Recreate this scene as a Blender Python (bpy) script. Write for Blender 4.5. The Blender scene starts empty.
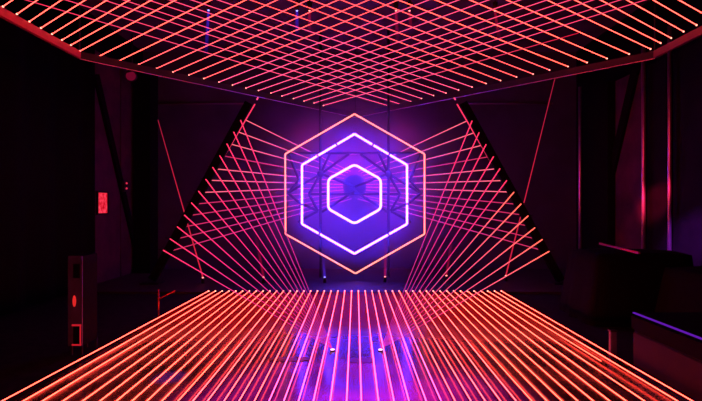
import bpy, bmesh, math, random
from mathutils import Vector, Matrix
random.seed(7)
scene = bpy.context.scene
COL = scene.collection
F, CX, HY, CAMZ = 500.0, 355.5, 206.0, 1.5

# ---------------------------------------------------------------- placing
def at(px, py, Y):
    return Vector(((px-CX)*Y/F, Y, CAMZ+(HY-py)*Y/F))
def on_z(px, py, z):
    Y = F*(CAMZ-z)/(py-HY)
    return Vector(((px-CX)*Y/F, Y, z))

# ---------------------------------------------------------------- materials
def mat_surface(name, col, rough=0.6, metal=0.0, noise=0.0, scale=6.0, bump=0.0, spec=0.5):
    m = bpy.data.materials.new(name); m.use_nodes = True
    nt = m.node_tree; b = nt.nodes['Principled BSDF']
    b.inputs['Roughness'].default_value = rough
    b.inputs['Metallic'].default_value = metal
    b.inputs['Specular IOR Level'].default_value = spec
    tc = nt.nodes.new('ShaderNodeTexCoord')
    n = nt.nodes.new('ShaderNodeTexNoise'); n.inputs['Scale'].default_value = scale
    n.inputs['Detail'].default_value = 6
    nt.links.new(tc.outputs['Object'], n.inputs['Vector'])
    r = nt.nodes.new('ShaderNodeValToRGB')
    lo = [c*(1-noise) for c in col]; hi = [min(1, c*(1+noise)) for c in col]
    r.color_ramp.elements[0].position = .3; r.color_ramp.elements[1].position = .7
    r.color_ramp.elements[0].color = (*lo, 1); r.color_ramp.elements[1].color = (*hi, 1)
    nt.links.new(n.outputs['Fac'], r.inputs['Fac'])
    nt.links.new(r.outputs['Color'], b.inputs['Base Color'])
    if bump:
        bp = nt.nodes.new('ShaderNodeBump'); bp.inputs['Strength'].default_value = bump
        bp.inputs['Distance'].default_value = .02
        nt.links.new(n.outputs['Fac'], bp.inputs['Height'])
        nt.links.new(bp.outputs['Normal'], b.inputs['Normal'])
    return m

def mat_glow(name, near, far=None, sampled=True, airy=False):
    """light given off; near = at the source end of a beam, far = at its other end"""
    m = bpy.data.materials.new(name); m.use_nodes = True
    nt = m.node_tree; nt.nodes.clear()
    o = nt.nodes.new('ShaderNodeOutputMaterial'); e = nt.nodes.new('ShaderNodeEmission')
    if airy:      # light seen in the air: adds to what lies behind it
        tr = nt.nodes.new('ShaderNodeBsdfTransparent'); ad = nt.nodes.new('ShaderNodeAddShader')
        nt.links.new(e.outputs[0], ad.inputs[0]); nt.links.new(tr.outputs[0], ad.inputs[1]); nt.links.new(ad.outputs[0], o.inputs['Surface'])
    else: nt.links.new(e.outputs[0], o.inputs['Surface'])
    if far is None:
        e.inputs['Color'].default_value = (*near, 1); e.inputs['Strength'].default_value = 1
    else:
        tc = nt.nodes.new('ShaderNodeTexCoord'); s = nt.nodes.new('ShaderNodeSeparateXYZ')
        mx = nt.nodes.new('ShaderNodeMix'); mx.data_type = 'RGBA'; mx.clamp_result = False
        nt.links.new(tc.outputs['Generated'], s.inputs[0])
        nt.links.new(s.outputs['Z'], mx.inputs['Factor'])
        mx.inputs['A'].default_value = (*near, 1); mx.inputs['B'].default_value = (*far, 1)
        nt.links.new(mx.outputs['Result'], e.inputs['Color'])
    if not sampled:
        m.cycles.emission_sampling = 'NONE'
    return m

# ---------------------------------------------------------------- mesh helpers
def tag(o, label=None, cat=None, group=None, kind=None):
    if label: o['label'] = label
    if cat: o['category'] = cat
    if group: o['group'] = group
    if kind: o['kind'] = kind
    return o
def obj(name, bm, m, parent=None, smooth=False):
    me = bpy.data.meshes.new(name); bm.to_mesh(me); bm.free()
    if smooth:
        for p in me.polygons: p.use_smooth = True
    me.materials.append(m)
    o = bpy.data.objects.new(name, me); COL.objects.link(o)
    if parent is None and ('beam' in name or 'shaft' in name or 'brace' in name): o['kind'] = 'thing'
    if parent: o.parent = parent
    return o
def empty(name, loc, rz=0):
    o = bpy.data.objects.new(name, None); COL.objects.link(o)
    o.location = loc; o.rotation_euler.z = rz
    return o
def add_box(bm, lo, hi, bevel=0.0):
    lo, hi = Vector(lo), Vector(hi)
    r = bmesh.ops.create_cube(bm, size=1)
    vs = r['verts']
    c = (lo+hi)/2; d = hi-lo
    for v in vs: v.co = Vector((v.co.x*d.x, v.co.y*d.y, v.co.z*d.z))+c
    if bevel:
        es = list({e for v in vs for e in v.link_edges})
        bmesh.ops.bevel(bm, geom=es, offset=bevel, segments=2, affect='EDGES')
def frame_of(d):
    d = d.normalized(); a = Vector((0,0,1)) if abs(d.z) < .9 else Vector((1,0,0))
    u = d.cross(a).normalized(); return u, d.cross(u).normalized()
def add_tube(bm, p, q, r, n=8, r2=None):
    p, q = Vector(p), Vector(q); u, w = frame_of(q-p); r2 = r if r2 is None else r2
    A = [bm.verts.new(p+(u*math.cos(2*math.pi*i/n)+w*math.sin(2*math.pi*i/n))*r) for i in range(n)]
    B = [bm.verts.new(q+(u*math.cos(2*math.pi*i/n)+w*math.sin(2*math.pi*i/n))*r2) for i in range(n)]
    for i in range(n): bm.faces.new((A[i], A[(i+1)%n], B[(i+1)%n], B[i]))
    bm.faces.new(A[::-1]); bm.faces.new(B)
def add_bar(bm, p, q, w, h, up=(0,0,1)):
    """rectangular section bar from p to q, w across, h along 'up'"""
    p, q = Vector(p), Vector(q); d = (q-p).normalized(); up = Vector(up)
    s = d.cross(up).normalized(); t = s.cross(d).normalized()
    c = [(-1,-1),(1,-1),(1,1),(-1,1)]
    A = [bm.verts.new(p+s*a*w/2+t*b*h/2) for a, b in c]; B = [bm.verts.new(q+s*a*w/2+t*b*h/2) for a, b in c]
    for i in range(4): bm.faces.new((A[i], A[(i+1)%4], B[(i+1)%4], B[i]))
    bm.faces.new(A[::-1]); bm.faces.new(B)
def add_path(bm, pts, r, n=10, closed=True):
    k = len(pts); rings = []
    for i, p in enumerate(pts):
        if closed: d = (pts[(i+1)%k]-p).normalized()+(p-pts[i-1]).normalized()
        else:
            d = (pts[min(i+1,k-1)]-pts[max(i-1,0)])
        d.normalize(); a = Vector((0,1,0)); u = d.cross(a).normalized(); w = a
        rings.append([bm.verts.new(p+(u*math.cos(2*math.pi*j/n)+w*math.sin(2*math.pi*j/n))*r) for j in range(n)])
    for i in range(k if closed else k-1):
        A, B = rings[i], rings[(i+1)%k]
        for j in range(n): bm.faces.new((A[j], A[(j+1)%n], B[(j+1)%n], B[j]))
    if not closed:
        bm.faces.new(rings[0][::-1]); bm.faces.new(rings[-1])
def box_obj(name, lo, hi, m, parent=None, bevel=0.0):
    bm = bmesh.new(); add_box(bm, lo, hi, bevel); return obj(name, bm, m, parent)
def tube_obj(name, p, q, r, m, parent=None, n=10):
    bm = bmesh.new(); add_tube(bm, p, q, r, n); return obj(name, bm, m, parent, True)
def beam(name, p, q, r, m, r2=None, n=8):
    """a beam along its own local Z, from its source p to q"""
    p, q = Vector(p), Vector(q); L = (q-p).length
    bm = bmesh.new(); add_tube(bm, (0,0,0), (0,0,L), r, n, r2)
    o = obj(name, bm, m, None, True)
    o.location = p; o.rotation_mode = 'QUATERNION'
    o.rotation_quaternion = (q-p).to_track_quat('Z', 'Y')
    return o
ORD = ['first','second','third','fourth','fifth','sixth','seventh','eighth','ninth','tenth','eleventh','twelfth','thirteenth',
 'fourteenth','fifteenth','sixteenth','seventeenth','eighteenth','nineteenth','twentieth','twenty-first','twenty-second',
 'twenty-third','twenty-fourth','twenty-fifth']

# ---------------------------------------------------------------- palette
M = {}
M['floor'] = None
M['wall'] = mat_surface('back wall paint', (.05,.04,.055), .75, noise=.25, scale=1.5)
M['side'] = mat_surface('side wall paint', (.005,.003,.004), .6, spec=.08, noise=.4, scale=3)
M['black'] = mat_surface('black cloth', (.004,.004,.004), .9, noise=.3, scale=20, spec=.05)
M['ceil'] = mat_surface('dark ceiling', (.05,.04,.045), .8, noise=.4, scale=2)
M['matte'] = mat_surface('black painted metal', (.012,.012,.014), .5, noise=.2, scale=15, spec=.3)
M['truss'] = mat_surface('dark truss metal', (.006,.006,.012), .5, noise=.2, scale=15, spec=.2)
M['rail'] = mat_surface('rail tinted bright red as lit', (.40,.05,.04), .5, noise=.15, scale=10)  # left rail: the red light falling on it is in the colour
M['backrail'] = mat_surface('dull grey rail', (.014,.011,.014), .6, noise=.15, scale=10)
M['panel'] = mat_surface('scuffed panel', (.05,.018,.026), .45, noise=.6, scale=3.5, bump=.2)
M['rail2'] = mat_surface('rail tinted dim red as lit', (.13,.015,.025), .5, noise=.15, scale=10)  # same rail on the right, its weaker red light in the colour
M['pole'] = mat_surface('polished pole', (.7,.55,.6), .45, metal=1.0, noise=.1, scale=10)
M['casing'] = mat_surface('grey casing', (.06,.06,.16), .5, noise=.3, scale=8)
M['tape'] = mat_surface('worn dark tape', (.02,.012,.02), .35, noise=.5, scale=9, spec=.2)
M['handrail'] = mat_surface('rail tinted by red light', (.5,.05,.03), .4)  # red light caught by the handrail and stand, put into the colour
M['bench'] = mat_surface('dark vinyl', (.004,.0015,.003), .6, spec=.12, noise=.5, scale=4)

SAL = (3.0, .62, .40)
M['g_salmon'] = mat_glow('salmon red light', (9,.50,.36), (1.3,.008,.025), False)
M['g_rose'] = mat_glow('rose red light', (5,.34,.36), (1.0,.008,.03), False)
M['g_pink'] = mat_glow('pink light', (2.8,.24,.60), (.85,.008,.045), False)  # pink paints the blue haze into the middle ceiling beams
M['f_salmon'] = mat_glow('floor salmon light', (15,.75,.55), (15,.62,.36), True)
M['f_rose'] = mat_glow('floor rose light', (15,.75,.60), (13,.55,.65), True)
M['f_pink'] = mat_glow('floor pink light', (15,.75,.65), (10,.45,2.8), True)  # magenta end paints the purple haze into the middle floor beams
M['tip'] = mat_glow('bright emitter lens', (4,1.1,.8), None, False)
M['fan_a'] = mat_glow('crimson fan light', (1.5,.05,.16), (.9,.03,.38), False)
M['fan_a2'] = mat_glow('warm fan light', (2.2,.25,.16), (.9,.03,.38), False)
M['fan_b'] = mat_glow('rose fan light', (1.3,.20,.26), (1.1,.05,.65), False)
M['fan_b2'] = mat_glow('dim crimson fan light', (.7,.03,.10), (.9,.04,.50), False)
M['edge'] = mat_glow('crimson edge light', (1.3,.05,.16), (.10,.002,.012), False)
M['thin'] = mat_glow('thin crimson light', (.7,.015,.05), (.35,.010,.04), False)
M['faint'] = mat_glow('faint crimson light', (.14,.001,.008), (.004,.0,.002), False, True)
M['faintblue'] = mat_glow('faint blue light', (.01,.005,.22), (.001,.0,.01), False, True)
M['dot_red'] = mat_glow('red lamp lens', (3,.7,.6), None, False)
M['dot_blue'] = mat_glow('blue lamp lens', (.8,.8,3), None, False)
M['hex_out'] = mat_glow('warm hexagon tube', (3.5,.60,.50), None, True)
M['hex_in'] = mat_glow('violet hexagon tube', (3.8,1.2,62), None, True)
M['hex_in2'] = mat_glow('bright violet hexagon tube', (3.4,1.3,62), None, True)
M['red_window'] = None

# glossy worn floor
def floor_mat():
    m = bpy.data.materials.new('worn glossy floor'); m.use_nodes = True
    nt = m.node_tree; b = nt.nodes['Principled BSDF']; tc = nt.nodes.new('ShaderNodeTexCoord')
    n = nt.nodes.new('ShaderNodeTexNoise'); n.inputs['Scale'].default_value = .9; n.inputs['Detail'].default_value = 4
    mp = nt.nodes.new('ShaderNodeMapping'); mp.inputs['Scale'].default_value = (1, 2.2, 1)
    nt.links.new(tc.outputs['Object'], mp.inputs['Vector']); nt.links.new(mp.outputs[0], n.inputs['Vector'])
    r = nt.nodes.new('ShaderNodeMapRange'); r.inputs['From Min'].default_value = .35; r.inputs['From Max'].default_value = .65
    r.inputs['To Min'].default_value = .14; r.inputs['To Max'].default_value = .21
    nt.links.new(n.outputs['Fac'], r.inputs['Value'])
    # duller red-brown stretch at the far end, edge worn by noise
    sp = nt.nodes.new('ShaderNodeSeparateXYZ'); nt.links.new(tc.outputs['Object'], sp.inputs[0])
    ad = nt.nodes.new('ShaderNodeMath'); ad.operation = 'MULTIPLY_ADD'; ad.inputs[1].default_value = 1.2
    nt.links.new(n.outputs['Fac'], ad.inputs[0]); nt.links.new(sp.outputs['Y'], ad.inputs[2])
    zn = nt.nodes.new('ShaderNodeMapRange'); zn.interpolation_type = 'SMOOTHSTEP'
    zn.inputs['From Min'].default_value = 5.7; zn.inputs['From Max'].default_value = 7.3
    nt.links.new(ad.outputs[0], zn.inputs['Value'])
    def mixv(a, b_, sock, kind='FLOAT'):
        mx = nt.nodes.new('ShaderNodeMix'); mx.data_type = kind
        nt.links.new(zn.outputs[0], mx.inputs['Factor'])
        i0, i1, o0 = {'FLOAT': (2,3,0), 'RGBA': (6,7,2)}[kind]
        if hasattr(a, 'links'): nt.links.new(a, mx.inputs[i0])
        else: mx.inputs[i0].default_value = a
        mx.inputs[i1].default_value = b_
        nt.links.new(mx.outputs[o0], sock)
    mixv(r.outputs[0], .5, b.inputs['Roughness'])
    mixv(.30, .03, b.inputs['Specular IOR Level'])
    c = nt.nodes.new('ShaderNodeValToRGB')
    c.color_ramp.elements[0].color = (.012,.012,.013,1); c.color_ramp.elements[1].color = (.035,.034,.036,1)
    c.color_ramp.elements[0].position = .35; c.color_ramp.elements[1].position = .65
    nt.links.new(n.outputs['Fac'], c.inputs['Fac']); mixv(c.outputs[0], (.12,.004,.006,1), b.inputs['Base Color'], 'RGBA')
    n2 = nt.nodes.new('ShaderNodeTexNoise'); n2.inputs['Scale'].default_value = 2.2; n2.inputs['Detail'].default_value = 2
    nt.links.new(mp.outputs[0], n2.inputs['Vector'])
    bp = nt.nodes.new('ShaderNodeBump'); bp.inputs['Strength'].default_value = .12; bp.inputs['Distance'].default_value = .004
    nt.links.new(n2.outputs['Fac'], bp.inputs['Height']); nt.links.new(bp.outputs[0], b.inputs['Normal'])
    return m
M['floor'] = floor_mat()
M['carpet'] = mat_surface('black floor covering', (.01,.008,.01), .85, noise=.5, scale=12, spec=.1)

# ================================================================ SETTING
tag(box_obj('floor', (-7,-3,-.25), (7,12.3,-.04), M['carpet']), kind='structure')
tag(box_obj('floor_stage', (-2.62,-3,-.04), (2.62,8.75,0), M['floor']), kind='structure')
tag(box_obj('floor_back', (-5.2,8.75,-.04), (5.2,12.0,0), mat_surface('dark back floor', (.03,.025,.03), .5, noise=.3, scale=3, spec=.3)), kind='structure')
tag(box_obj('wall_back', (-6.2,12.0,-.04), (6.2,12.2,6.2), M['wall']), kind='structure')
tag(box_obj('wall_left', (-5.3,-3,-.04), (-5.1,12.0,6.2), M['black']), kind='structure')
tag(box_obj('wall_right', (5.3,-3,-.04), (5.5,12.0,6.2), M['black']), kind='structure')
tag(box_obj('ceiling', (-6.2,-3,5.2), (6.2,12.2,5.4), M['ceil']), kind='structure')
# horizontal conduit lines on the back wall
for n, (x0, x1) in enumerate(((158,246),(465,553))):
    p, q = at(x0,103.5,11.97), at(x1,103.5,11.97)
    o = tube_obj('trim_%d' % (n+1), p, q, .02, mat_surface('grey conduit', (.10,.06,.07), .5)); tag(o, kind='structure')

# side columns and panels -------------------------------------------------
def Xwall(px, X): return F*X/(px-CX)     # depth at which px shows on a wall x = X
# left panelling between x 90 and 135 px
y0, y1 = Xwall(90,-5.0), Xwall(135,-5.0)
seam = Xwall(121,-5.0)
t = empty('wall_panel', (-5.05, y0, 0)); tag(t, 'tall scuffed dark panel on the left wall holding the small red window', 'wall panel')
def child_box(name, lo, hi, m, parent, bevel=0.0):
    o = box_obj(name, Vector(lo)-parent.location, Vector(hi)-parent.location, m, parent, bevel); return o
child_box('board', (-5.09,y0,0), (-5.0,seam-.04,4.5), M['panel'], t)
child_box('edge_strip', (-5.09,seam-.04,0), (-5.03,seam,4.5), M['matte'], t)
t = empty('wall_panel', (-5.05, seam, 0)); tag(t, 'narrow dark panel between the seam and the corner pillar on the left', 'wall panel')
child_box('board', (-5.09,seam+.003,0), (-5.0,y1,4.5), M['panel'], t)
# corner pillars (black, between panels and back wall)
tag(box_obj('pillar_left', (-4.93,11.15,0), (-4.58,11.6,4.5), M['black']), kind='structure')
tag(box_obj('pillar_right', (4.85,9.62,0), (5.29,10.45,3.9), M['black']), kind='structure')
# black drapes nearer than the panels
def drape(x, ya, yb, z1, label, amp=.05):
    bm = bmesh.new(); n = 90; A=[];B=[];A2=[];B2=[]
    for i in range(n+1):
        y = ya+(yb-ya)*i/n; dx = amp*math.sin(i*1.05)+.02*math.sin(i*.37)
        A.append(bm.verts.new((x+dx,y,.0))); B.append(bm.verts.new((x+dx*.7,y,z1)))
        A2.append(bm.verts.new((x+dx-.02,y,.0))); B2.append(bm.verts.new((x+dx*.7-.02,y,z1)))
    for i in range(n):
        bm.faces.new((A[i],A[i+1],B[i+1],B[i])); bm.faces.new((A2[i],B2[i],B2[i+1],A2[i+1]))
        bm.faces.new((A[i],A2[i],A2[i+1],A[i+1])); bm.faces.new((B[i],B[i+1],B2[i+1],B2[i]))
    bm.faces.new((A[0],B[0],B2[0],A2[0])); bm.faces.new((A[n],A2[n],B2[n],B[n]))
    return tag(obj('black_curtain', bm, M['black'], None, True), label, 'curtain')
drape(-4.9, -2.5, y0-.06, 4.9, 'black curtain filling the dark left side of the room')
# right wall: panels, poles
def rbox(name, x0, x1, X0, X1, z0, z1, m):  # box on right wall spanning px x0..x1 at depth found on X0
    ya, yb = Xwall(x1, X0), Xwall(x0, X0); return box_obj(name, (X0,ya,z0), (X1,yb,z1), m)
XR = 5.0
o = rbox('wall_panel', 612, 641, XR, XR+.09, 0.0, 3.9, M['panel']); tag(o, 'scuffed maroon panel between black pillar and bright red pole on the right', 'wall panel')
o = rbox('wall_panel', 647, 666, XR, XR+.09, 0.0, 3.9, M['side']); tag(o, 'dark panel with a red sheen between the two right wall poles', 'wall panel')
o = rbox('wall_panel', 673, 730, XR, XR+.09, 0.0, 3.9, M['side']); tag(o, 'dark panel with violet sheen at the far right edge', 'wall panel')
for px, z1, r, lab in ((643.5, 4.2, .035, 'thin pole catching bright red light along the right wall'),
                       (669.5, 4.3, .03, 'thin pole catching violet light near the right edge'),
                       (580, 4.1, .035, 'thin dim red pole beside the right corner pillar'),):
    Y = Xwall(px, XR-.1)
    o = tube_obj('metal_pole', (XR-.1,Y,0), (XR-.1,Y,z1), r, M['pole']); tag(o, lab, 'pole')

# diagonal braces on both side walls
def brace(p, q, w, label):
    bm = bmesh.new(); add_bar(bm, p, q, .06, w, (0,1,0)); tag(obj('diagonal_brace', bm, M['black']), label, 'brace')
def on_x(px, py, X):
    Y = F*X/(px-CX); return Vector((X, Y, CAMZ+(HY-py)*Y/F))
brace(on_x(96,75,-4.97), on_x(135,245,-4.97), .16, 'black diagonal brace crossing the dark panels on the left wall')
brace(on_x(636,68,4.97), on_x(604,205,4.97), .2, 'black diagonal brace crossing the maroon panel on the right wall')

# ================================================================ CEILING FRAME
ZC = 3.70; H = ZC-CAMZ
rim = [Vector((-3.93,.8,ZC-.05)), Vector((-3.93,7.12,ZC-.05)), Vector((0,11.85,ZC-.05)), Vector((4.25,7.1,ZC-.05)), Vector((4.25,.8,ZC-.05))]
t = empty('ceiling_frame', (0,7,ZC)); tag(t, 'pointed overhead frame edged with rails that carries the laser grid', 'ceiling frame')
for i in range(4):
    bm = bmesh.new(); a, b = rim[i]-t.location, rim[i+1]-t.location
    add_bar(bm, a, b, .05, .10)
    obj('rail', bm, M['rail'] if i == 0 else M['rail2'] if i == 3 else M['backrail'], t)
for i in (1,2):   # bright strip added for the laser line reflected under both back rails
    a, b = rim[i]-t.location, rim[i+1]-t.location; bm = bmesh.new()
    add_tube(bm, a+Vector((0,0,-.055)), b+Vector((0,0,-.055)), .006, 6); obj('glint_strip', bm, M['pole'], t)
# hangers up to the ceiling
for p in rim[1:4]+[Vector((-3.93,3,ZC)), Vector((4.25,3,ZC))]:
    tube_obj('hanger', p-t.location, Vector((p.x,p.y,5.2))-t.location, .012, M['matte'], t)

# ceiling beams: (source px, px at which the beam leaves the top of the photo)
Lsrc = [(3,6.5),(17,14),(29.5,21.5),(41,28),(52,34),(62,40),(71,45),(80,51),(99.5,56),(119.5,60.5),(138.5,64.5),(156.5,68.5),(173,72),
        (189,75),(204,78.5),(219,82),(232.5,85),(246,88),(258.5,90.5),(271,93),(282,96),(293.5,98.5),(304,101),(314,103),(323.5,105.5)]
Ltop = [12.5,37.4,61.4,85.3,107,129.3,151.5,175.5,211,245.7,277,308,338,368.5,398,428.5,458.5,488.5,520,547,570,593,620,645,694]
Rsrc = [(387.5,105.5),(400,104),(411,101.5),(421.5,98.5),(433.5,95.5),(446,93),(458.5,90),(472,87),(486,83.5),(500.5,80.5),(516.5,77),
        (533,74),(549.5,70),(568,66.5),(587,62.5),(607,58.5),(629,54),(650.5,49),(660.5,43),(671,38),(683.5,31.5),(696.5,25),(711,18)]
Rtop = [26,66,104,123.6,148.6,170,191.6,218,250.7,288.6,311.4,341.4,373,398.5,435.7,470,507,547,575,600.7,627,653.3,679]
def ceil_pt(px, py, dz=0):
    h = H+dz; Y = F*h/(HY-py); return Vector(((px-CX)*Y/F, Y, CAMZ+h))
def ceiling_beam(s, top, dz, m, label, group, stop=None):
    a = ceil_pt(*s, dz); b = ceil_pt(top, 0, dz); d = (b-a)
    if stop: q = ceil_pt(*stop, dz)
    else:
        ts = [(0.6-a.y)/d.y]
        ts.append(((4.2 if d.x > 0 else -4.2)-a.x)/d.x)
        q = a+d*min(x for x in ts if x > 0)
    o = beam('laser_beam', a, q, .0044, m); tag(o, label, 'laser beam', group)
    bm = bmesh.new(); bmesh.ops.create_uvsphere(bm, u_segments=10, v_segments=6, radius=.011)
    obj('emitter', bm, M['tip'], o, True)
    return o
for i, (s, tp) in enumerate(zip(Lsrc, Ltop)):
    m = M['g_salmon'] if i < 10 else M['g_rose'] if i < 15 else M['g_pink']
    if i < 8: lab = 'red ceiling laser beam, %s from the front along the left side rail' % ORD[i]
    else: lab = 'red ceiling laser beam, %s along the left slanting back rail from its outer corner' % ORD[i-8]
    ceiling_beam(s, tp, .0, m, lab, 'ceiling laser beams from the left', stop=(578.5,33) if i == 24 else None)
for i, (s, tp) in enumerate(zip(Rsrc, Rtop)):
    m = M['g_pink'] if i < 8 else M['g_rose'] if i < 13 else M['g_salmon']
    if i < 17: lab = 'red ceiling laser beam, %s along the right slanting back rail from its middle' % ORD[i]
    else: lab = 'red ceiling laser beam, %s along the right side rail from its back corner' % ORD[i-17]
    ceiling_beam(s, tp, .03, m, lab, 'ceiling laser beams from the right')

# ================================================================ FLOOR BEAMS
bottoms = [2.1,23.2,42.4,63,82.6,100,116.4,132,147,162,178,192.8,207.5,224,239,254.4,269,283.8,298.5,313.4,330.3,346.6,361.3,378.5,
 394,409,426.2,441.2,455.2,471,485.3,500.6,516.2,532,547,562,577.8,593.4,609.8,626.2,644.5,661,677.5,692.5]
ZB = .05
for i, bx in enumerate(bottoms):
    tx = 208.6+i*6.807
    a = on_z(tx, 291, ZB); b = on_z(bx, 401, ZB); d = b-a
    q = a+d*((2.0-a.y)/d.y)
    if i == 41: q = on_z(601, 361, ZB)
    c = abs(i-21.8)
    m = M['f_pink'] if c < 6 else M['f_rose'] if c < 11 else M['f_salmon']
    o = beam('laser_beam', a, q, .0046, m, .0034)
    if i < 22: lab = 'red laser beam skimming the floor, %s from the left' % ORD[i]
    else: lab = 'red laser beam skimming the floor, %s from the right' % ORD[43-i]
    if i == 0: lab = 'leftmost red laser beam skimming the floor'
    if i == 43: lab = 'rightmost red laser beam skimming the floor beside the dark bench'
    if i == 41: lab = 'short red floor laser beam that stops halfway, third from the right'
    tag(o, lab, 'laser beam', 'laser beams skimming the floor')
    bm = bmesh.new(); bmesh.ops.create_uvsphere(bm, u_segments=10, v_segments=6, radius=.012)
    obj('emitter', bm, M['tip'], o, True)

# ================================================================ SIDE FANS
YB = 9.7
AL = [(240.7,120.4),(233.8,132.2),(227,144),(220,156),(212.8,167.5),(206,179.5),(198.6,191.3),(191.6,203),(184.5,215.2),(177.4,226.9),(170.2,238.9),(163.5,250.4)]
BL = [(245.7,120),(238.6,132),(231.4,144.2),(224.2,156),(217,169),(210,180.3),(202.8,192.4),(196.3,204),(189,215.6),(182,227.3),(175.4,239.2),(168.5,251.7)]
AR = [(472,121),(479,132.8),(486,144.6),(493.4,156.8),(499.8,168.8),(506.6,180.6),(513.8,192.3),(521,204),(528,216),(534.8,227.8),(542.2,239.6),(549,251.4)]
BR = [(466.3,121.2),(474,132.8),(480.5,145.6),(487.2,157),(494,169),(502,180.6),(509,192),(516,204.2),(522.5,215),(528.8,226),(536,239),(543.3,250.7)]
# points round the hub where the level fan ends, top to bottom, offsets in px
HUB = [(-4,-14.5),(-6.5,-13),(-9,-10.5),(-10.5,-7.5),(-11.5,-4.5),(-11.8,-1.5),(-11.5,1),(-11.5,4),(-10.5,6.5),(-8,9.5),(-6,11),(-3,12.8)]
for side in ('left','right'):
    A, B = (AL, BL) if side == 'left' else (AR, BR)
    sx = 332.5 if side == 'left' else 380.5
    src = on_z(sx, 349, .02)
    for i, p in enumerate(A):
        m = M['fan_a'] if (side == 'left' or i < 6) else M['fan_a2']
        o = beam('laser_beam', at(p[0],p[1],YB-.05), src, .0105, m, .0011)
        tag(o, 'slanting crimson laser beam down to the %s floor lamp, %s from the top' % (side, ORD[i]), 'laser beam', 'laser fan falling to the %s floor lamp' % side)
    for i, p in enumerate(B):
        k = HUB[i]; hx = 354.5+(k[0] if side == 'left' else -k[0]); 
        m = M['fan_b2'] if i in (3,7,8,9,10,11) else M['fan_b']
        o = beam('laser_beam', at(p[0],p[1],YB+.06), at(hx,186+k[1],11.1), .0085, m, .0095)
        tag(o, 'rose laser beam from the %s slanted post to the dark ball, %s from the top' % (side, ORD[i]), 'laser beam', 'laser fan between the %s post and the ball' % side)
    # slanted post carrying the fan sources
    if side == 'left': top, bot, d = (255,103), (153.5,281), -1
    else: top, bot, d = (457,103), (559.5,282), 1
    P, Q = at(top[0]+d*6, top[1], YB), at(bot[0]+d*1, bot[1], YB)
    t = empty('slanted_post', Q); tag(t, 'black slanted post on the %s that carries a fan of laser sources' % side, 'post')
    bm = bmesh.new(); add_bar(bm, P-Q, Vector((0,0,0.03)), .15, .10, (0,1,0)); obj('post_body', bm, M['black'], t)
    child_box('foot', (Q.x-.18,YB-.18,.0), (Q.x+.18,YB+.18,.03), M['matte'], t, .005)
    for p in A:
        w = at(p[0],p[1],YB-.045)-Q; bm = bmesh.new(); add_tube(bm, w+Vector((d*.10,.02,.02)), w, .012, 8); obj('laser_source', bm, M['matte'], t)
    o = beam('laser_beam', at(top[0],top[1]+1,YB+.06), at(162 if side=='left' else 549.5, 263, YB+.06), .012, M['edge'], .009)
    tag(o, 'crimson laser beam running down along the %s slanted post' % side, 'laser beam')
    o = beam('laser_beam', at(258 if side=='left' else 454,97.5,YB), at(256.8 if side=='left' else 455.6,100,YB), .014, M['fan_a2'])
    tag(o, 'short crimson light stub where the %s slanted post meets the ceiling frame' % side, 'light')
    # floor lamp at the foot of the fan
    t = empty('floor_lamp', src*1.0); t.location.z = 0
    tag(t, 'small bright floor lamp among the %s middle floor beams where the laser fan meets' % side, 'lamp')
    bm = bmesh.new(); add_tube(bm, (0,0,0), (0,0,.012), .028, 16, .024); obj('lamp_base', bm, M['matte'], t)
    bm = bmesh.new(); bmesh.ops.create_uvsphere(bm, u_segments=14, v_segments=8, radius=.015)
    for v in bm.verts: v.co = Vector((v.co.x*1.4, v.co.y*.8, v.co.z*.5+.014))
    obj('lens', bm, mat_glow('white pink lens', (6,2.5,6), None, True), t, True)

# ================================================================ HEXAGONS
def hexagon(pts, Y, r, m, label, segs, tip_gap, radius=0.0, brackets=()):
    W = [at(px,py,Y) for px, py in pts]; c = sum(W, Vector())/6
    t = empty('neon_hexagon', c); tag(t, label, 'neon light')
    W = [w-c for w in W]
    if segs == 0:     # one bent tube with rounded corners
        path = []
        for i in range(6):
            a, b, d = W[i-1], W[i], W[(i+1)%6]
            p0 = b+(a-b).normalized()*radius; p1 = b+(d-b).normalized()*radius
            for k in range(6):
                s = k/5; path.append((p0*(1-s)+b*s)*(1-s)+(b*(1-s)+p1*s)*s)
        bm = bmesh.new(); add_path(bm, path, r); obj('tube', bm, m, t, True)
    else:
        for i in range(6):
            a, b = W[i], W[(i+1)%6]; d = b-a
            cuts = segs[i]
            ss = [0]+list(cuts)+[1]
            for k in range(len(ss)-1):
                g = tip_gap/d.length
                s0 = ss[k]+(g if k else 0); s1 = ss[k+1]-(g if k < len(ss)-2 else 0)
                bm = bmesh.new(); add_tube(bm, a+d*s0, a+d*s1, r, 10); obj('tube', bm, m, t, True)
    # slim backing channel behind the tubes
    for i in range(6):
        bm = bmesh.new(); add_bar(bm, W[i]+Vector((0,r+.02,0)), W[(i+1)%6]+Vector((0,r+.02,0)), .02, .03, (0,1,0)); obj('channel', bm, M['truss'], t)
    for px, py in brackets:
        a = at(px, py, Y)-c+Vector((0,r+.03,0)); b = at(px, py, 10.5)-c+Vector((0,-.02,0))
        bm = bmesh.new(); add_tube(bm, a, b, .01, 8); obj('bracket', bm, M['truss'], t)
    return t
hexagon([(354.5,114),(424.5,154),(424.5,234),(355.5,273.5),(285.5,234),(285.2,154)], 10.1, .0145, M['hex_out'],
        'largest hexagon of thin pale salmon light', [[]]*6, 0, brackets=((320.5,133.5),(388.5,133.5),(320.5,254),(388.5,254)))
hexagon([(354.5,134),(407,165),(407,224),(354.5,253.7),(302,224),(302,165)], 10.25, .021, M['hex_in'],
        'middle hexagon of glowing violet white tubes with small gaps', [[.35,.66],[.66],[.35],[.67],[.33],[.3,.66]], .018, brackets=((320.5,153.9),(388.5,153.9),(320.5,234.5),(388.5,234.5)))
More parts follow.
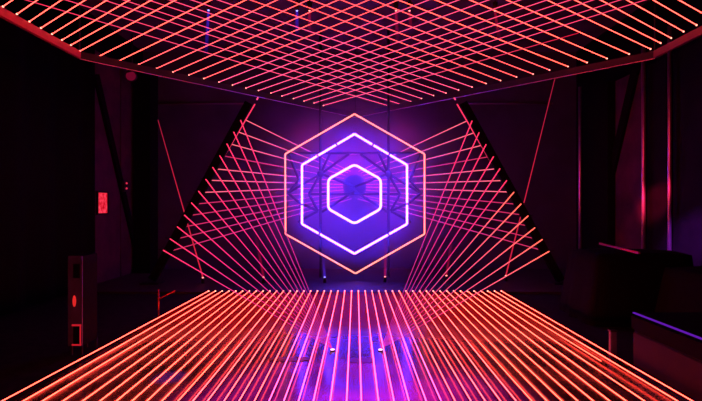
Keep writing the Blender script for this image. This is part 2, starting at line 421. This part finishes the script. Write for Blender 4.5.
hexagon([(354.5,164.5),(380.8,179.2),(380.8,208.8),(354.5,223.7),(328.2,208.8),(328.2,179.2)], 10.35, .023, M['hex_in2'],
        'smallest brightest violet white hexagon around the dark ball', 0, 0, .08, brackets=((332,177.2),(377,177.2)))

# ================================================================ TRUSS AND BALL
YT = 10.5
org = at(354.5,190,YT); org.z = 0
t = empty('star_truss', org); tag(t, 'dark star shaped truss with two tall poles behind the glowing hexagons', 'truss')
def strut(name, a, b, r=.02):
    bm = bmesh.new(); add_tube(bm, at(*a,YT)-org, at(*b,YT)-org, r, 8); obj(name, bm, M['truss'], t, True)
for s in (-1, 1):
    def mx(p): return (354.5+s*(354.5-p[0])*-1, p[1]) if s == -1 else (354.5+(354.5-p[0]), p[1])
    f = (lambda p: p) if s == -1 else (lambda p: (709-p[0], p[1]))
    px = f((320.5,0))[0]
    Z1 = 4.0; bm = bmesh.new(); x = (px-CX)*YT/F
    add_tube(bm, Vector((x,YT,0))-org, Vector((x,YT,5.2))-org, .030, 10); obj('pole', bm, M['truss'], t, True)
    N1, N2, N3, E1, E2 = (320.5,174), (309,194), (318,211), (288.5,153.5), (288,193)
    for a, b in ((N1,N2),(N2,N3),(N1,(330,154)),(N1,(349,154)),(N1,E2),(E2,(300,203)),((300,203),N3),(E1,(299,180)),((299,180),E2),
                 ((354.5,187),(322,174)),((354.5,194),N2),((354.5,191),(322,212)),(N3,(298,222)),):
        strut('strut', f(a), f(b), .028)
    bm = bmesh.new(); bmesh.ops.create_uvsphere(bm, u_segments=12, v_segments=8, radius=.075)
    for v in bm.verts: v.co += at(*f(N1),YT)-org
    obj('hub', bm, M['truss'], t, True)
bm = bmesh.new(); add_tube(bm, at(288,153,YT)-org, at(421,153,YT)-org, .028, 8); obj('crossbar', bm, M['truss'], t, True)
# ball
t = empty('mirror_ball', at(354.5,186,YT+.45)); tag(t, 'dark round ball at the centre of the smallest hexagon', 'ball')
bm = bmesh.new(); bmesh.ops.create_uvsphere(bm, u_segments=28, v_segments=18, radius=11.4*(YT+.45)/F)
obj('sphere', bm, M['truss'], t, True)
bm = bmesh.new(); add_tube(bm, (0,.1,0), (0,1.05,0), .05, 12); obj('wall_arm', bm, M['truss'], t, True)

# ================================================================ SMALL SPOT LAMPS AND SHAFTS
def spot_fixture(pos, up, lensmat, label, group):
    t = empty('spot_lamp', pos); tag(t, label, 'spot lamp', group)
    s = 1 if up else -1
    bm = bmesh.new(); add_tube(bm, (0,0,-s*.10), (0,0,0), .035, 14, .02); obj('housing', bm, M['matte'], t, True)
    bm = bmesh.new(); bmesh.ops.create_uvsphere(bm, u_segments=12, v_segments=8, radius=.020 if up else .013)
    obj('lens', bm, lensmat, t, True)
    if not up:
        bm = bmesh.new(); add_tube(bm, (0,0,.1), (0,0,5.2-pos.z), .012, 8); obj('stem', bm, M['matte'], t, True)
    return t
ZF = .10
flo = [(202.8,278,'red','leftmost'),(263.5,277.5,'red','second from the left'),(324.7,277.5,'blue','blue lit, third from the left'),(385,277,'red','third from the right'),(446.4,276,'red','second from the right'),(506,276,'red','rightmost')]
ends = [(158,120),(255,232),(323.4,258),(385.5,236),(452,238),(555,78)]
for i, (px, py, c, w) in enumerate(flo):
    p = on_z(px, py, ZF)
    spot_fixture(p, True, M['dot_'+c], 'small %s spot lamp on the floor below the hexagons, %s' % (c, w.replace('blue lit, ','')), 'spot lamps along the back floor')
    q = at(ends[i][0], ends[i][1], p.y)
    long_ = i in (0,5)
    o = beam('light_shaft', p+Vector((0,0,.02)), q, .013 if long_ else .02, M['thin'] if long_ else M['faintblue'] if c == 'blue' else M['faint'], .008 if long_ else .025)
    tag(o, ('thin crimson laser beam leaning outward from the %s floor spot lamp' if long_ else 'faint '+c+' light shaft above the floor spot lamp, %s') % w.replace('blue lit, ',''), 'light shaft')
cei = [(208.5,10,'blue','leftmost',(206,54)),(297,10.5,'blue','second from the left',(297,34)),(309.5,10.5,'red','third from the left',(309.5,34)),
       (396,10.5,'red','third from the right',(397.5,40)),(409.5,10.5,'red','second from the right',(411,30)),(495,10.5,'red','rightmost',(499.5,40))]
for px, py, c, w, e in cei:
    Y = 6.2; p = at(px, py, Y)
    spot_fixture(p, False, M['dot_'+c], 'tiny %s ceiling spot lamp above the laser grid, %s' % (c, w), 'spot lamps above the laser grid')
    o = beam('light_shaft', p-Vector((0,0,.02)), at(e[0],e[1],Y), .014, M['faintblue'] if c == 'blue' else M['faint'], .022)
    tag(o, 'faint %s light shaft below the ceiling spot lamp, %s' % (c, w), 'light shaft')

# ================================================================ LEFT SIDE THINGS
# small glowing window on the left panel
m = bpy.data.materials.new('red lit glass'); m.use_nodes = True
nt = m.node_tree; nt.nodes.clear(); o_ = nt.nodes.new('ShaderNodeOutputMaterial'); e_ = nt.nodes.new('ShaderNodeEmission')
n_ = nt.nodes.new('ShaderNodeTexNoise'); n_.inputs['Scale'].default_value = 14; r_ = nt.nodes.new('ShaderNodeValToRGB')
r_.color_ramp.elements[0].position = .35; r_.color_ramp.elements[1].position = .75
r_.color_ramp.elements[0].color = (.45,.0,.008,1); r_.color_ramp.elements[1].color = (.95,.05,.10,1)
tc_ = nt.nodes.new('ShaderNodeTexCoord'); nt.links.new(tc_.outputs['Object'], n_.inputs['Vector'])
nt.links.new(n_.outputs['Fac'], r_.inputs['Fac']); nt.links.new(r_.outputs[0], e_.inputs[0]); nt.links.new(e_.outputs[0], o_.inputs[0])
e_.inputs['Strength'].default_value = 1.3
a, b = on_x(97,192.5,-4.99), on_x(106.5,213,-4.99)
t = empty('lit_window', (-4.99,(a.y+b.y)/2,b.z)); tag(t, 'small glowing red window set in the left wall panel', 'window')
child_box('glass', (-4.995,a.y,b.z), (-4.975,b.y,a.z), m, t)
for lo, hi in (((-4.998,a.y-.03,b.z-.03),(-4.96,a.y,a.z+.03)),((-4.998,b.y,b.z-.03),(-4.96,b.y+.03,a.z+.03)),((-4.998,a.y,a.z),(-4.96,b.y,a.z+.03)),((-4.998,a.y,b.z-.03),(-4.96,b.y,b.z))):
    child_box('frame_bar', lo, hi, M['matte'], t)
# control box with two indicator dots
p = on_x(124,186,-4.93)
t = empty('control_box', p); tag(t, 'small black control box with two red indicator dots on the left wall', 'control box')
child_box('case', (p.x-.065,p.y-.07,p.z-.12), (p.x+.03,p.y+.10,p.z+.12), M['matte'], t, .01)
for dz in (.06,-.05):
    bm = bmesh.new(); bmesh.ops.create_uvsphere(bm, u_segments=10, v_segments=6, radius=.022)
    for v in bm.verts: v.co += Vector((.035,.04,dz))
    obj('indicator', bm, mat_glow('red indicator', (.8,.03,.08), None, False), t, True)
# lamp housing lit red under the frame
p = at(131,76,10.6)
t = empty('flood_lamp', p); tag(t, 'small flood lamp with a dim red face under the left end of the ceiling frame', 'lamp')
bm = bmesh.new(); add_tube(bm, (-.02,.12,.03), (0,0,0), .10, 16, .13); obj('housing', bm, M['matte'], t, True)
bm = bmesh.new(); add_tube(bm, (.002,-.02,0), (0,.001,0), .10, 16); obj('face', bm, mat_glow('dim red lamp face', (.13,.002,.018), None, False), t, True)
bm = bmesh.new(); add_tube(bm, (-.02,.1,.05), (-.02,.1,5.2-p.z), .015, 8); obj('stem', bm, M['matte'], t, True)
# equipment cabinet
a = on_z(68, 352, 0); Yc = a.y; x0, x1 = a.x, (82-CX)*Yc/F; zt = CAMZ+(HY-256)*Yc/F
t = empty('equipment_cabinet', ((x0+x1)/2,Yc,0)); tag(t, 'narrow grey violet equipment cabinet standing left of the floor beams', 'cabinet')
child_box('body', (x0,Yc+.012,.06), (x1,Yc+.30,zt), M['black'], t)
child_box('front_plate', (x0,Yc,.06), (x1,Yc+.012,zt), M['casing'], t)
cx = (x0+x1)/2+.02
def zpy(py): return CAMZ+(HY-py)*Yc/F
for k, (ya, yb) in enumerate(((264,278),(326,344))):
    child_box('socket', (cx-.035,Yc-.006,zpy(yb)), (cx+.03,Yc+.002,zpy(ya)), M['black'], t)
glow = mat_glow('red rim light', (.5,.01,.02), None, False)
for lo, hi in (((cx-.05,Yc-.008,zpy(326)),(cx+.045,Yc,zpy(324.3))),((cx-.05,Yc-.008,zpy(345.5)),(cx+.045,Yc,zpy(344))),((cx+.032,Yc-.008,zpy(344)),(cx+.042,Yc,zpy(326)))):
    child_box('light_strip', lo, hi, glow, t)
bm = bmesh.new(); bmesh.ops.create_uvsphere(bm, u_segments=14, v_segments=8, radius=1)
for v in bm.verts: v.co = Vector((v.co.x*.018-.005, v.co.y*.012-.004, v.co.z*.06+zpy(301)))
obj('pilot_light', bm, mat_glow('red pilot light', (.75,.02,.02), None, False), t, True)
for dx in (x0+.01, x1-.03):
    for dy in (.02,.31): child_box('leg', (dx,Yc+dy,-.04), (dx+.02,Yc+dy+.02,.06), M['matte'], t)

# ================================================================ RIGHT SIDE THINGS
XB = 2.64
t = empty('bench', (XB+.4,3.2,0)); tag(t, 'dark upholstered bench with a violet lit top edge at the lower right', 'bench')
child_box('base', (XB,1.2,-.04), (XB+1.2,4.76,.31), M['bench'], t, .01)
child_box('seat_cushion', (XB-.02,1.2,.315), (XB+1.2,4.78,.49), M['black'], t, .03)
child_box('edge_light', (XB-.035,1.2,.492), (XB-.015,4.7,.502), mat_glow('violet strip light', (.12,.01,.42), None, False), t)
# black covered equipment behind the bench
def lump(name, c, s, label, cat):
    bm = bmesh.new(); bmesh.ops.create_cube(bm, size=1)
    bmesh.ops.subdivide_edges(bm, edges=bm.edges[:], cuts=6, use_grid_fill=True)
    for v in bm.verts:
        z = v.co.z+.5; k = 1-.16*z+.04*math.sin(9*math.atan2(v.co.y,v.co.x))*(1-z)
        rnd = 1-.10*max(0, abs(v.co.x)+abs(v.co.y)-.5)
        v.co = Vector((v.co.x*s[0]*k*rnd+c[0], v.co.y*s[1]*k*rnd+c[1], (z - .05*max(0,abs(v.co.x)+abs(v.co.y)-.4)*z)*s[2]+c[2]))
    return tag(obj(name, bm, M['black'], None, True), label, cat)
lump('covered_equipment', (3.75,6.9,-.04), (1.5,1.1,.93), 'black cloth covered equipment block right of the floor beams', 'equipment')
lump('covered_equipment', (4.3,5.65,-.04), (1.4,1.0,.82), 'low black covered equipment behind the bench on the right', 'equipment')
a, b = on_x(600,243.5,3.5), on_x(639,253,3.5)
bm = bmesh.new(); add_bar(bm, a, b, .03, .025); tag(obj('handrail', bm, M['handrail']), 'short rail catching red light above the black equipment on the right', 'rail')
for q_, n_ in ((a,0),(b,1)): pass
p = on_z(614,356,0)
t = empty('short_post', p); tag(t, 'short dim red post beside the end of the bench', 'post')
child_box('post_body', (p.x-.03,p.y,-.04), (p.x+.03,p.y+.05,.24), M['casing'], t, .005)
child_box('cap', (p.x-.035,p.y-.005,.24), (p.x+.035,p.y+.055,.255), M['matte'], t)

# worn dark patches of tape between the middle floor beams
for (x0_,x1_,ya_,yb_), lab in (((268,312,357,361.5),'long worn dark tape patch on the floor left of the left floor lamp'),
                          ((349,374,358,363),'short worn dark tape patch on the floor between the two floor lamps')):
    p, q = on_z(x0_, yb_, 0), on_z(x1_, ya_, 0); bm = bmesh.new(); n = 18; L = []; R_ = []
    for i in range(n+1):
        x = p.x+(q.x-p.x)*i/n; j = math.sin(math.pi*i/n)**.4
        ym = (p.y+q.y)/2; hh = (q.y-p.y)/2*(.35+.65*j)
        L.append((x, ym-hh*(1+.25*math.sin(i*2.3)))); R_.append((x, ym+hh*(1+.25*math.sin(i*1.7+1))))
    lo = [bm.verts.new((x,y,.0005)) for x, y in L+R_[::-1]]; hi = [bm.verts.new((x,y,.004)) for x, y in L+R_[::-1]]
    bm.faces.new(hi); bm.faces.new(lo[::-1])
    for i in range(len(lo)): bm.faces.new((lo[i], lo[(i+1)%len(lo)], hi[(i+1)%len(lo)], hi[i]))
    tag(obj('floor_tape', bm, M['tape']), lab, 'tape')
# small stand beside the far left end of the floor beams
p = on_z(158.5, 318, -.04); zt2 = CAMZ+(HY-289)*p.y/F
t = empty('cable_stand', p); tag(t, 'small red lit stand with one short arm left of the far floor beams', 'stand')
tube_obj('post', (0,0,0), (0,0,zt2-p.z), .011, M['handrail'], t)
tube_obj('arm', (0,0,(CAMZ+(HY-299)*p.y/F)-p.z), at(175,290.5,p.y)-p, .010, M['handrail'], t)
bm = bmesh.new(); add_tube(bm, (0,0,0), (0,0,.015), .07, 16); obj('base', bm, M['matte'], t)

# ================================================================ LIGHTS
def spot(name, loc, target, energy, color, size=50, blend=.8, radius=.05):
    l = bpy.data.lights.new(name, 'SPOT'); l.energy = energy; l.color = color; l.spot_size = math.radians(size)
    l.spot_blend = blend; l.shadow_soft_size = radius
    o = bpy.data.objects.new(name, l); COL.objects.link(o); o.location = loc
    o.rotation_euler = (Vector(target)-Vector(loc)).to_track_quat('-Z','Y').to_euler()
    return o
spot('blue_floor_spot', (-1.9,6.1,3.6), on_z(170,377,0), 3500, (.12,.05,1), 5, 1, .03)
spot('red_wall_fill', (0,4,4.2), (5,9,2.2), 420, (1,.015,.08), 30, 1, .1)  # added fill without a fixture, reddens the right wall poles
spot('red_panel_fill', (2.5,5,3.2), on_x(655,203,5.0), 7000, (1,.02,.12), 9, 1, .05)  # added lamp that makes the red sheen on the dark panel
spot('violet_panel_fill', (2.5,4,3.2), on_x(690,243,5.0), 9000, (.4,.03,1), 12, 1, .05)  # added lamp that makes the violet sheen at the right edge

spot('magenta_floor_fill', (0,4.2,3.6), (0,3.6,0), 7000, (1,.0,.75), 50, 1, .1)  # added lamp, turns the near middle floor from blue to violet
for _x in (-1.6, 1.6):
    spot('magenta_wall_fill', (_x,11.2,4.3), (_x*.35,12.0,1.9), 160, (1,.0,.42), 60, 1, .08)  # added pair, gives the wall the magenta glow of the fan haze
spot('red_wall_fill', (0,4,4.2), (-5,10,1.8), 60, (1,.02,.14), 35, 1, .1)  # added red fill for the left wall, no fixture there

HAZE_AT, HAZE_R, HAZE_D = (0,10.3,1.9), (2.9,1.1,2.4), .42
pl = bpy.data.lights.new('ball_back_fill', 'POINT'); pl.energy = 70; pl.color = (1,.0,.55); pl.shadow_soft_size = .04  # unseen point light added behind the ball to tint the wall magenta
po = bpy.data.objects.new('ball_back_fill', pl); COL.objects.link(po); po.location = at(354.5,186,11.35)+Vector((0,0,.08))
# ================================================================ WORLD: thin stage haze
w = bpy.data.worlds.new('World'); scene.world = w; w.use_nodes = True
nt = w.node_tree; bg = nt.nodes['Background']; bg.inputs[0].default_value = (0,0,0,1); bg.inputs[1].default_value = 0
vs = nt.nodes.new('ShaderNodeVolumeScatter'); vs.inputs['Color'].default_value = (.9,.9,.9,1)
# the haze hangs round the hexagons and thins out away from them
ge = nt.nodes.new('ShaderNodeNewGeometry'); vm = nt.nodes.new('ShaderNodeVectorMath'); vm.operation = 'SUBTRACT'
vm.inputs[1].default_value = HAZE_AT; nt.links.new(ge.outputs['Position'], vm.inputs[0])
vd = nt.nodes.new('ShaderNodeVectorMath'); vd.operation = 'DIVIDE'; vd.inputs[1].default_value = HAZE_R; nt.links.new(vm.outputs[0], vd.inputs[0])
ln = nt.nodes.new('ShaderNodeVectorMath'); ln.operation = 'LENGTH'; nt.links.new(vd.outputs[0], ln.inputs[0])
mr = nt.nodes.new('ShaderNodeMapRange'); mr.interpolation_type = 'SMOOTHSTEP'
mr.inputs['From Min'].default_value = .3; mr.inputs['From Max'].default_value = 1
mr.inputs['To Min'].default_value = HAZE_D; mr.inputs['To Max'].default_value = 0
nt.links.new(ln.outputs['Value'], mr.inputs['Value']); nt.links.new(mr.outputs[0], vs.inputs['Density'])
nt.links.new(vs.outputs[0], nt.nodes['World Output'].inputs['Volume'])

# ================================================================ CAMERA
cd = bpy.data.cameras.new('camera'); cam = bpy.data.objects.new('camera', cd); COL.objects.link(cam)
cam.location = (0,0,CAMZ); cam.rotation_euler = (math.radians(90),0,0)
cd.sensor_width = 36; cd.lens = F/702*36; cd.shift_x = -(CX-351)/702; cd.shift_y = (HY-200.5)/702
cd.clip_start = .05; cd.clip_end = 100
scene.camera = cam
scene.view_settings.view_transform = 'Standard'; scene.view_settings.look = 'None'
scene.view_settings.exposure = 0; scene.view_settings.gamma = 1; scene.view_settings.use_curve_mapping = False
scene.cycles.max_bounces = 6; scene.cycles.volume_bounces = 0
scene.cycles.sample_clamp_indirect = 4
